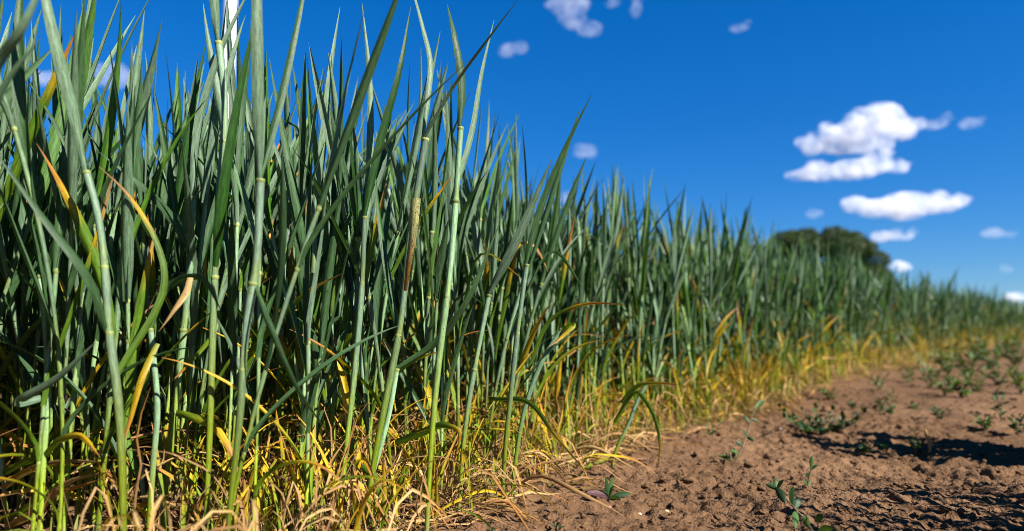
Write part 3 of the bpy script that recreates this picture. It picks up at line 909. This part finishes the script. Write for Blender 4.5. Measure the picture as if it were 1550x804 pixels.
def explicit_weed(base_px, stem_px, leaves, label, seed, sw=2.2):
    rg = np.random.default_rng(seed)
    b = on_ground(*base_px); Y = b[1]
    root = empty('weed', b); tag(root, label, 'weed')
    P = spline([b - [0, 0, .003]] + [px(x, y, Y + dy) for x, y, dy in stem_px], 12) - b
    V, F, U = tube(P, np.linspace(1, .6, 12) * sw / FPX * Y / 2, 6)
    mesh_obj('stem', V, F, np.tile(np.array([0.14, 0.10, 0.05]), (len(V), 1)), U, M_WEED, root)
    for (x0, y0, x1, y1, wpx, dy, colr) in leaves:
        p0 = px(x0, y0, Y) - b; p1 = px(x1, y1, Y + dy) - b
        n = 8; s = np.linspace(0, 1, n)
        Q = p0 + (p1 - p0) * s[:, None]; Q[:, 2] += 0.0 + 0.08 * np.linalg.norm(p1 - p0) * np.sin(np.pi * s)
        T = nrm(np.gradient(Q, axis=0)); view = np.array([0, 1.0, -0.25])
        N = nrm(np.cross(nrm(np.cross(T, np.tile(view, (n, 1)))), T))
        N = rot_about(N, T, np.full(n, rg.uniform(-.6, .6)))
        w = .8 * wpx / FPX * Y * np.sin(np.pi * np.clip(.05 + .95 * s, 0, 1)) ** .9 + .0005
        V, F, U = ribbon(Q, T, N, w, np.full(n, .5), 5, .08)
        mesh_obj('leaf', V, F, np.tile(np.array(colr) * rg.uniform(.85, 1.15), (len(V), 1)), U, M_WEED, root)
    return root

explicit_weed((921, 756), [(922, 748, 0)], [(922, 752, 917, 722, 9, -.005, WG * 1.2), (923, 752, 927, 722, 8, .005, WL), (921, 754, 888, 746, 11, -.02, WP), (924, 754, 955, 747, 12, .0, WG),
              (922, 755, 940, 757, 7, -.03, WL), (921, 753, 907, 742, 9, .03, WG), (923, 755, 928, 735, 6, -.02, WL * 1.2)], 'small rosette weed with two upright leaves and a purplish side leaf', 31)
explicit_weed((1236, 815), [(1222, 790, 0), (1205, 772, 0), (1190, 755, .0), (1174, 738, .0)],
              [(1176, 742, 1158, 733, 9, .0, WG), (1176, 742, 1173, 722, 10, .01, WL), (1177, 742, 1186, 726, 8, -.01, WG), (1174, 738, 1189, 763, 15, -.02, WG * .8), (1199, 766, 1201, 735, 14, .0, WG * .8),
               (1203, 770, 1212, 752, 14, .01, WG), (1207, 774, 1204, 800, 14, -.03, WL), (1220, 788, 1222, 782, 10, .02, WG), (1226, 800, 1216, 783, 14, -.02, WL), (1234, 790, 1246, 780, 12, -.01, WG), (1238, 806, 1262, 800, 12, -.02, WL)],
              'leaning weed with broad oval dark leaves on the bare soil', 32, 3.0)
explicit_weed((1222, 741), [(1224, 725, 0), (1228, 708, 0)], [(1228, 710, 1229, 690, 7, .0, WL), (1228, 712, 1238, 704, 7, .0, WG), (1226, 716, 1219, 722, 5, .0, WG), (1223, 735, 1215, 728, 6, -.01, WL), (1223, 737, 1228, 726, 5, .01, WL)],
              'tiny upright weed sprout with a reddish stem', 33, 2.5)
explicit_weed((1104, 702), [(1118, 690, 0), (1130, 660, .02), (1138, 630, .03), (1152, 600, .04)],
              [(1106, 698, 1086, 690, 7, -.01, WL), (1106, 698, 1098, 684, 6, .01, WL), (1110, 696, 1112, 678, 7, .0, WG), (1120, 688, 1106, 682, 6, -.02, WL), (1124, 676, 1112, 668, 6, .0, WG), (1132, 660, 1124, 650, 7, .0, WG),
               (1130, 662, 1142, 668, 7, -.01, WL), (1136, 640, 1126, 628, 6, .01, WG), (1144, 620, 1158, 608, 12, .02, WL), (1138, 634, 1148, 640, 6, .0, WG)],
              'straggling weed with one long dark stem bending toward the wheat', 34, 3.0)
weed(on_ground(1078, 662), 0.06, 4, 0.022, 0.008, 'weed tuft growing beside the straggling long-stemmed weed', spread=0.5, nleaf=5, seed=35)
weed(on_ground(1238, 656), 0.13, 17, 0.040, 0.014, 'dense flat dark green weed mat on the bare soil', spread=1.0, nleaf=8, seed=36, flat=True)
weed(on_ground(1270, 652), 0.06, 7, 0.028, 0.010, 'small offshoot weed at the end of the dark weed mat', spread=1.0, nleaf=6, seed=37, flat=True)
weed(on_ground(1388, 690), 0.055, 6, 0.024, 0.009, 'dark weed clump beside a dry pale stalk', spread=0.7, nleaf=6, seed=38)
p = on_ground(1408, 692)
rg_ = np.random.default_rng(5)
o = mesh_obj('dry_stalk', *[np.asarray(a) for a in (lambda q: (q[0], q[1], np.tile(STRAW, (len(q[0]), 1)), q[2]))(tube(np.array([[0, 0, -.003], [0, 0, .02], [-.003, 0, .035], [-.008, 0, .05]]), np.array([.0035, .004, .0045, .002]), 6))], M_DRY)
o.location = p; tag(o, 'short dry pale stalk standing in the soil by a weed clump', 'dry stalk')
spots = [(1348, 622, .075, 2, .026, .009, .25), (1330, 618, .035, 4, .02, .008, .7), (1290, 612, .035, 5, .02, .008, .7), (1255, 604, .04, 5, .02, .008, .7), (1420, 642, .05, 6, .022, .008, .6),
         (1345, 628, .035, 4, .02, .007, .7), (1385, 620, .03, 4, .02, .007, .8), (1310, 690, .025, 4, .018, .006, .8), (1340, 684, .02, 4, .016, .006, .9), (1490, 650, .05, 6, .026, .009, .6), (1515, 625, .10, 3, .034, .012, .3), (1540, 668, .06, 5, .026, .009, .5),
         (1430, 598, .07, 6, .03, .010, .6), (1455, 604, .08, 7, .034, .011, .6), (1408, 590, .10, 6, .032, .010, .5), (1475, 592, .09, 6, .032, .010, .6), (1510, 585, .10, 6, .04, .012, .6), (1545, 600, .09, 6, .034, .011, .6),
         (1460, 570, .12, 8, .05, .014, .6), (1500, 560, .14, 8, .05, .014, .6), (1430, 562, .13, 8, .05, .014, .6), (1535, 555, .16, 8, .06, .016, .6), (1480, 545, .18, 9, .07, .018, .6), (1530, 538, .2, 9, .08, .02, .6),
         (1330, 590, .05, 5, .02, .008, .7), (1375, 582, .06, 5, .03, .009, .7), (1010, 640, .03, 4, .016, .006, .7)]
for k, (x, y, h, ns, ll, lw, sp) in enumerate(spots):
    far = y < 610
    k2 = 1.6 if far else 1.15
    weed(on_ground(x, y), h * k2, ns, ll * k2, lw * k2, ['low green weed growing on the open brown soil', 'leafy weed tuft along the weedy strip by the far wheat'][far], ['low weeds on the open soil', 'weed tufts by the far wheat'][far], spread=sp, nleaf=6, seed=100 + k, colr=(WG if k % 3 else WL) if not far else np.array([.048, .078, .011]) * (1 + .3 * (k % 3)))
for (x, y, h, lab) in [(741, 806, .016, 'tiny sprout with one pointed leaf in the soil by fallen straw'), (843, 806, .014, 'tiny sprout emerging from the soil below the rosette weed')]:
    weed(on_ground(x, y), h, 1, .014, .006, lab, spread=.2, nleaf=3, seed=x)
# thin bleached stem leaning over the weeds
a_, b_ = on_ground(1412, 575), None
b_ = px(1362, 500, a_[1] - .05)
Pm = spline([a_ - [0, 0, .004], a_ * .6 + b_ * .4, b_], 8) - a_
V, F, U = tube(Pm, np.linspace(.004, .0022, 8), 6)
o = mesh_obj('bleached_stem', V, F, np.tile(np.array([.22, .24, .15]), (len(V), 1)), U, M_DRY); o.location = a_
tag(o, 'thin pale leaning stem among the weeds before the far wheat', 'dry stem')

# tall plants standing on the margin to the right of the camera; their shadows reach into the picture
def tall_weed(x, y, h, seed, nstem, ll, lw, label, spread):
    weed(np.array([x, y, float(ground_z(x, y))]), h, nstem, ll, lw, label, spread=spread, nleaf=12, seed=seed, colr=WG, droop=0.4, oval=.9, name='tall_weed')
tall_weed(1.33, 1.27, 0.66, 201, 6, 0.17, 0.065, 'tall broad-leaved weed on the margin right of the camera', 0.2)
tall_weed(1.45, 1.34, 0.64, 202, 6, 0.16, 0.06, 'second tall broad-leaved weed on the margin right of the camera', 0.2)
tall_weed(1.55, 1.25, 0.70, 203, 6, 0.16, 0.06, 'third tall broad-leaved weed, farthest out on the margin', 0.2)
for k, (x, y) in enumerate([(0.84, 0.72), (0.95, 0.80), (0.76, 0.60), (1.06, 0.90), (0.92, 0.58), (1.1, .74), (.70, .48), (0.80, .66), (.90, .88), (1.0, .66), (1.16, .98), (.86, .50), (.66, .56)]):
    rg = np.random.default_rng(300 + k)
    root = empty('grass_tussock', (x + .02, y + .03, float(ground_z(x + .02, y + .03)))); tag(root, 'tussock of thin tall grass on the margin right of the camera', 'grass tussock', 'grass tussocks right of the camera')
    for q in range(22):
        a = rg.uniform(0, 6.28)
        mesh_obj('blade', *blade(np.array([rg.normal(0, .02), rg.normal(0, .02), -.003]), np.array([0, 0, 1.0]), np.array([math.cos(a), math.sin(a), 0]), .001, rg.uniform(.25, .55), .010, rg.uniform(.03, .3), rg.uniform(.1, .7), 1.5, 'green', rg, 8, 3, wrap=.6), M_LEAF, root)

# ------------------------------------------------------------------ tree beyond the field
def build_tree():
    g = np.random.default_rng(41)
    D = 60.0
    c = px(1248, 400, D); gz = float(ground_z(c[0], D))
    root = empty('tree', (c[0], D, gz)); tag(root, 'dark rounded broadleaf tree rising beyond the far wheat', 'tree')
    top = px(1248, 336, D)[2] - gz
    bark = plain_material('bark', (0.10, 0.075, 0.05), 0.9, 4.0, 0.4)
    parts = []
    t = np.linspace(0, 1, 8)
    def limb(p0, p1, r0, r1):
        P = p0 + (p1 - p0) * t[:, None]; P[:, 0] += .15 * np.sin(t * 5 + p1[0]) * t
        V, F, U = tube(P, np.linspace(r0, r1, 8), 8); parts.append((V, F, np.ones((len(V), 3)) * .1, U))
    limb(np.array([0, 0, -.1]), np.array([.1, 0, top * .45]), .38, .26)
    lob = []
    for k in range(22):
        a = g.uniform(0, 6.28); rr = 4.4 * math.sqrt(g.uniform(0.02, 1)); z = top * g.uniform(.38, .88)
        lim = math.sqrt(max(0, 1 - ((z / top - .45) / .5) ** 2)) if z / top > .45 else 1
        p = np.array([math.cos(a) * rr * lim, math.sin(a) * rr * lim, z]); lob.append((p, g.uniform(.9, 1.7)))
        limb(np.array([.08, 0, top * g.uniform(.3, .45)]), p, .13, .03)
    for xpx, ypx, r in [(1180, 352, .9), (1205, 346, .9), (1228, 342, 1.0), (1262, 342, 1.1), (1290, 350, 1.1), (1310, 362, 1.0), (1322, 380, 1.1), (1195, 365, 1.2), (1285, 372, 1.4), (1170, 362, .9)]:
        q = px(xpx, ypx - 1 + r * 14, D); p = np.array([q[0] - c[0], g.uniform(-1, 1), q[2] - gz]); lob.append((p, r)); limb(np.array([.08, 0, top * .45]), p, .12, .03)
    V, F, C, U = join(parts)
    mesh_obj('trunk', V, F, None, None, bark, root)
    n = 0; VV, FF, CC = [], [], []
    for p, r in lob:
        m = int(1300 * r * r)
        u = nrm(g.normal(size=(m, 3))) * (r * g.uniform(.35, 1.0, m) ** .5)[:, None] * np.array([1.15, 1.15, .8])
        ctr = p + u
        A = nrm(g.normal(size=(m, 3))); B = nrm(np.cross(A, g.normal(size=(m, 3))))
        sz = g.uniform(.07, .15, m)[:, None]
        quad = np.stack([ctr - A * sz, ctr + B * sz * .5, ctr + A * sz, ctr - B * sz * .5], 1).reshape(-1, 3)
        VV.append(quad); FF.append(np.arange(4 * m).reshape(m, 4) + n); n += 4 * m
        CC.append(np.repeat(np.array([.030, .052, .010]) * g.uniform(.6, 1.4, (m, 1)), 4, axis=0))
    mesh_obj('crown', np.concatenate(VV), np.concatenate(FF), np.concatenate(CC), np.zeros((n, 2)), M_WEED, root, smooth=False)
build_tree()

# ------------------------------------------------------------------ white mast behind the wheat
def build_mast():
    D = 230.0
    b = px(330, 490, D)
    gz = float(ground_z(b[0], D))
    root = empty('white_mast', (b[0], D, gz)); tag(root, 'tall smooth white mast rising behind the wheat', 'mast')
    white = plain_material('white_paint', (0.82, 0.82, 0.82), 0.35, 0.3, 0.02)
    t = np.linspace(0, 1, 16)
    P = np.zeros((16, 3)); P[:, 2] = t * 150 - .5
    V, F, U = tube(P, np.interp(t, [0, 1], [2.5, 1.9]), 40)
    mesh_obj('shaft', V, F, None, None, white, root)
    for z in (0.3, 38, 76, 114, 149):
        r = np.interp(z, [0, 150], [2.5, 1.9])
        V, F, U = tube(np.array([[0, 0, z - .15], [0, 0, z - .14], [0, 0, z + .14], [0, 0, z + .15]]), np.array([r - .05, r + .06, r + .06, r - .05]), 40)
        mesh_obj('flange', V, F, None, None, white, root)
    bm = bmesh.new(); bmesh.ops.create_cube(bm, size=1.0)
    for v in bm.verts: v.co = Vector((v.co.x * 1.2, v.co.y * .3 - 2.7, v.co.z * 2.4 + 2.2))
    me = bpy.data.meshes.new('door'); bm.to_mesh(me); bm.free(); me.materials.append(plain_material('grey_door', (.4, .42, .44)))
    d = bpy.data.objects.new('door', me); COL.objects.link(d); d.parent = root
build_mast()

# ------------------------------------------------------------------ clouds
def cloud_material(name, dens, lo, hi, scale):
    m, n, l = new_mat(name)
    o = n.new('ShaderNodeOutputMaterial')
    tc = n.new('ShaderNodeNewGeometry')
    a = node(n, 'ShaderNodeTexNoise', i_Scale=scale, i_Detail=8.0, i_Roughness=0.68)
    l.new(tc.outputs['Position'], a.inputs['Vector'])
    r = ramp(n, [(lo, 0.0), (hi, 1.0)]); l.new(a.outputs['Fac'], r.inputs['Fac'])
    mu = node(n, 'ShaderNodeMath', operation='MULTIPLY'); mu.inputs[1].default_value = dens
    l.new(r.outputs['Color'], mu.inputs[0])
    p = node(n, 'ShaderNodeVolumePrincipled', i_Anisotropy=0.0)
    p.inputs['Color'].default_value = (0.86, 0.875, 0.91, 1)
    l.new(mu.outputs['Value'], p.inputs['Density'])
    l.new(p.outputs['Volume'], o.inputs['Volume'])
    return m
CLOUD_D = 3000.0
M_CLOUD = cloud_material('cumulus', 0.042, 0.42, 0.80, 0.012)
M_WISP = cloud_material('thin_cloud', 0.006, 0.38, 0.62, 0.014)

def cloud(blobs, mat, label, seed):
    """blobs: (x px, y px, rx px, ry px) of soft puffs at the distance of the cloud layer"""
    g = np.random.default_rng(seed)
    cx, cy = np.mean([b[0] for b in blobs]), np.mean([b[1] for b in blobs])
    c = px(cx, cy, CLOUD_D)
    bm = bmesh.new()
    k = CLOUD_D / FPX
    for (x, y, rx, ry) in blobs:
        q = px(x, y, CLOUD_D) - c
        for j in range(5):
            f = 1.0 if j == 0 else g.uniform(.35, .6)
            d = np.zeros(3) if j == 0 else np.array([g.uniform(-.8, .8) * rx, g.uniform(-.8, .8) * rx, g.uniform(-.3, .9) * ry]) * k
            r = bmesh.ops.create_icosphere(bm, subdivisions=3, radius=1.0)
            for v in r['verts']:
                v.co = Vector((v.co.x * rx * k * f * 1.12 + q[0] + d[0], v.co.y * (rx + ry) / 2 * k * f + q[1] + d[1], v.co.z * ry * k * f * 1.15 + q[2] + d[2]))
    me = bpy.data.meshes.new('cloud'); bm.to_mesh(me); bm.free(); me.materials.append(mat)
    o = bpy.data.objects.new('cloud', me); COL.objects.link(o); o.location = c
    rm = o.modifiers.new('remesh', 'REMESH'); rm.mode = 'VOXEL'; rm.voxel_size = max(4.0, min(b[3] for b in blobs) * k / 5)
    for nm, size, st in (('billows', 70.0, 0.55), ('tufts', 22.0, 0.3)):
        tx = bpy.data.textures.new(nm, 'CLOUDS'); tx.noise_scale = size; tx.noise_depth = 3
        dm = o.modifiers.new(nm, 'DISPLACE'); dm.texture = tx; dm.texture_coords = 'LOCAL'; dm.mid_level = 0.55
        dm.strength = st * min(size, min(b[3] for b in blobs) * k * 1.6)
    tag(o, label, 'cloud')
    return o

cloud([(1230, 218, 20, 16), (1262, 212, 24, 20), (1296, 200, 30, 26), (1335, 186, 34, 28), (1365, 196, 24, 17), (1310, 220, 40, 13)], M_CLOUD, 'largest puffy white cumulus cloud with a domed top', 1)
cloud([(1212, 266, 22, 8), (1248, 260, 34, 12), (1290, 257, 36, 15), (1325, 248, 26, 15), (1356, 253, 20, 10)], M_CLOUD, 'long flat white cloud just beneath the largest cumulus', 2)
cloud([(1294, 310, 20, 12), (1330, 316, 34, 13), (1375, 309, 42, 17), (1420, 309, 34, 13), (1452, 304, 16, 9), (1370, 328, 28, 6)], M_CLOUD, 'wide white cloud above the tree, darker underneath', 3)
cloud([(1332, 357, 13, 8), (1360, 356, 20, 9)], M_CLOUD, 'small white cloud beside the tree crown', 4)
cloud([(1234, 323, 13, 7)], M_WISP, 'faint small cloud right above the tree crown', 5)
cloud([(1505, 353, 20, 6), (1528, 355, 14, 5)], M_WISP, 'small thin flat cloud alone near the open horizon', 6)
cloud([(1415, 188, 20, 7), (1432, 180, 9, 9)], M_WISP, 'thin wisp beside the largest cumulus', 7)
cloud([(1470, 187, 16, 9)], M_WISP, 'thin oval wisp farther from the largest cumulus', 8)
cloud([(1524, 408, 10, 6)], M_WISP, 'tiny faint cloud low over the wheat', 9)
cloud([(1538, 450, 13, 6), (1556, 448, 14, 7)], M_CLOUD, 'lowest white cloud touching the far wheat', 10)
cloud([(862, 10, 30, 14), (868, 30, 20, 14), (892, 44, 20, 11), (845, 6, 20, 10)], M_WISP, 'ragged pale cloud high above the wheat', 11)
cloud([(768, 76, 13, 10), (788, 73, 11, 11)], M_WISP, 'small pale double puff beside the slanting grey blade', 12)
cloud([(928, 4, 11, 7)], M_WISP, 'faint fleck beside the ragged high cloud', 13)
cloud([(965, 12, 9, 16)], M_WISP, 'small upright wisp beside the ragged high cloud', 14)
cloud([(1120, 42, 14, 6)], M_WISP, 'very faint fleck alone in the deep blue sky', 15)
cloud([(80, 120, 30, 10)], M_WISP, 'faint flat cloud seen between the tallest stalks', 16)
cloud([(172, 115, 26, 20)], M_WISP, 'faint rounded cloud seen behind the leaning grey-blue leaf', 17)
cloud([(886, 228, 18, 10)], M_WISP, 'faint puff beside the long dark pointed blade', 18)
cloud([(858, 300, 12, 10)], M_WISP, 'small pale puff just over the wheat tips', 19)
cloud([(1364, 404, 16, 8)], M_CLOUD, 'small white puff peeping over the wheat beyond the tree', 20)
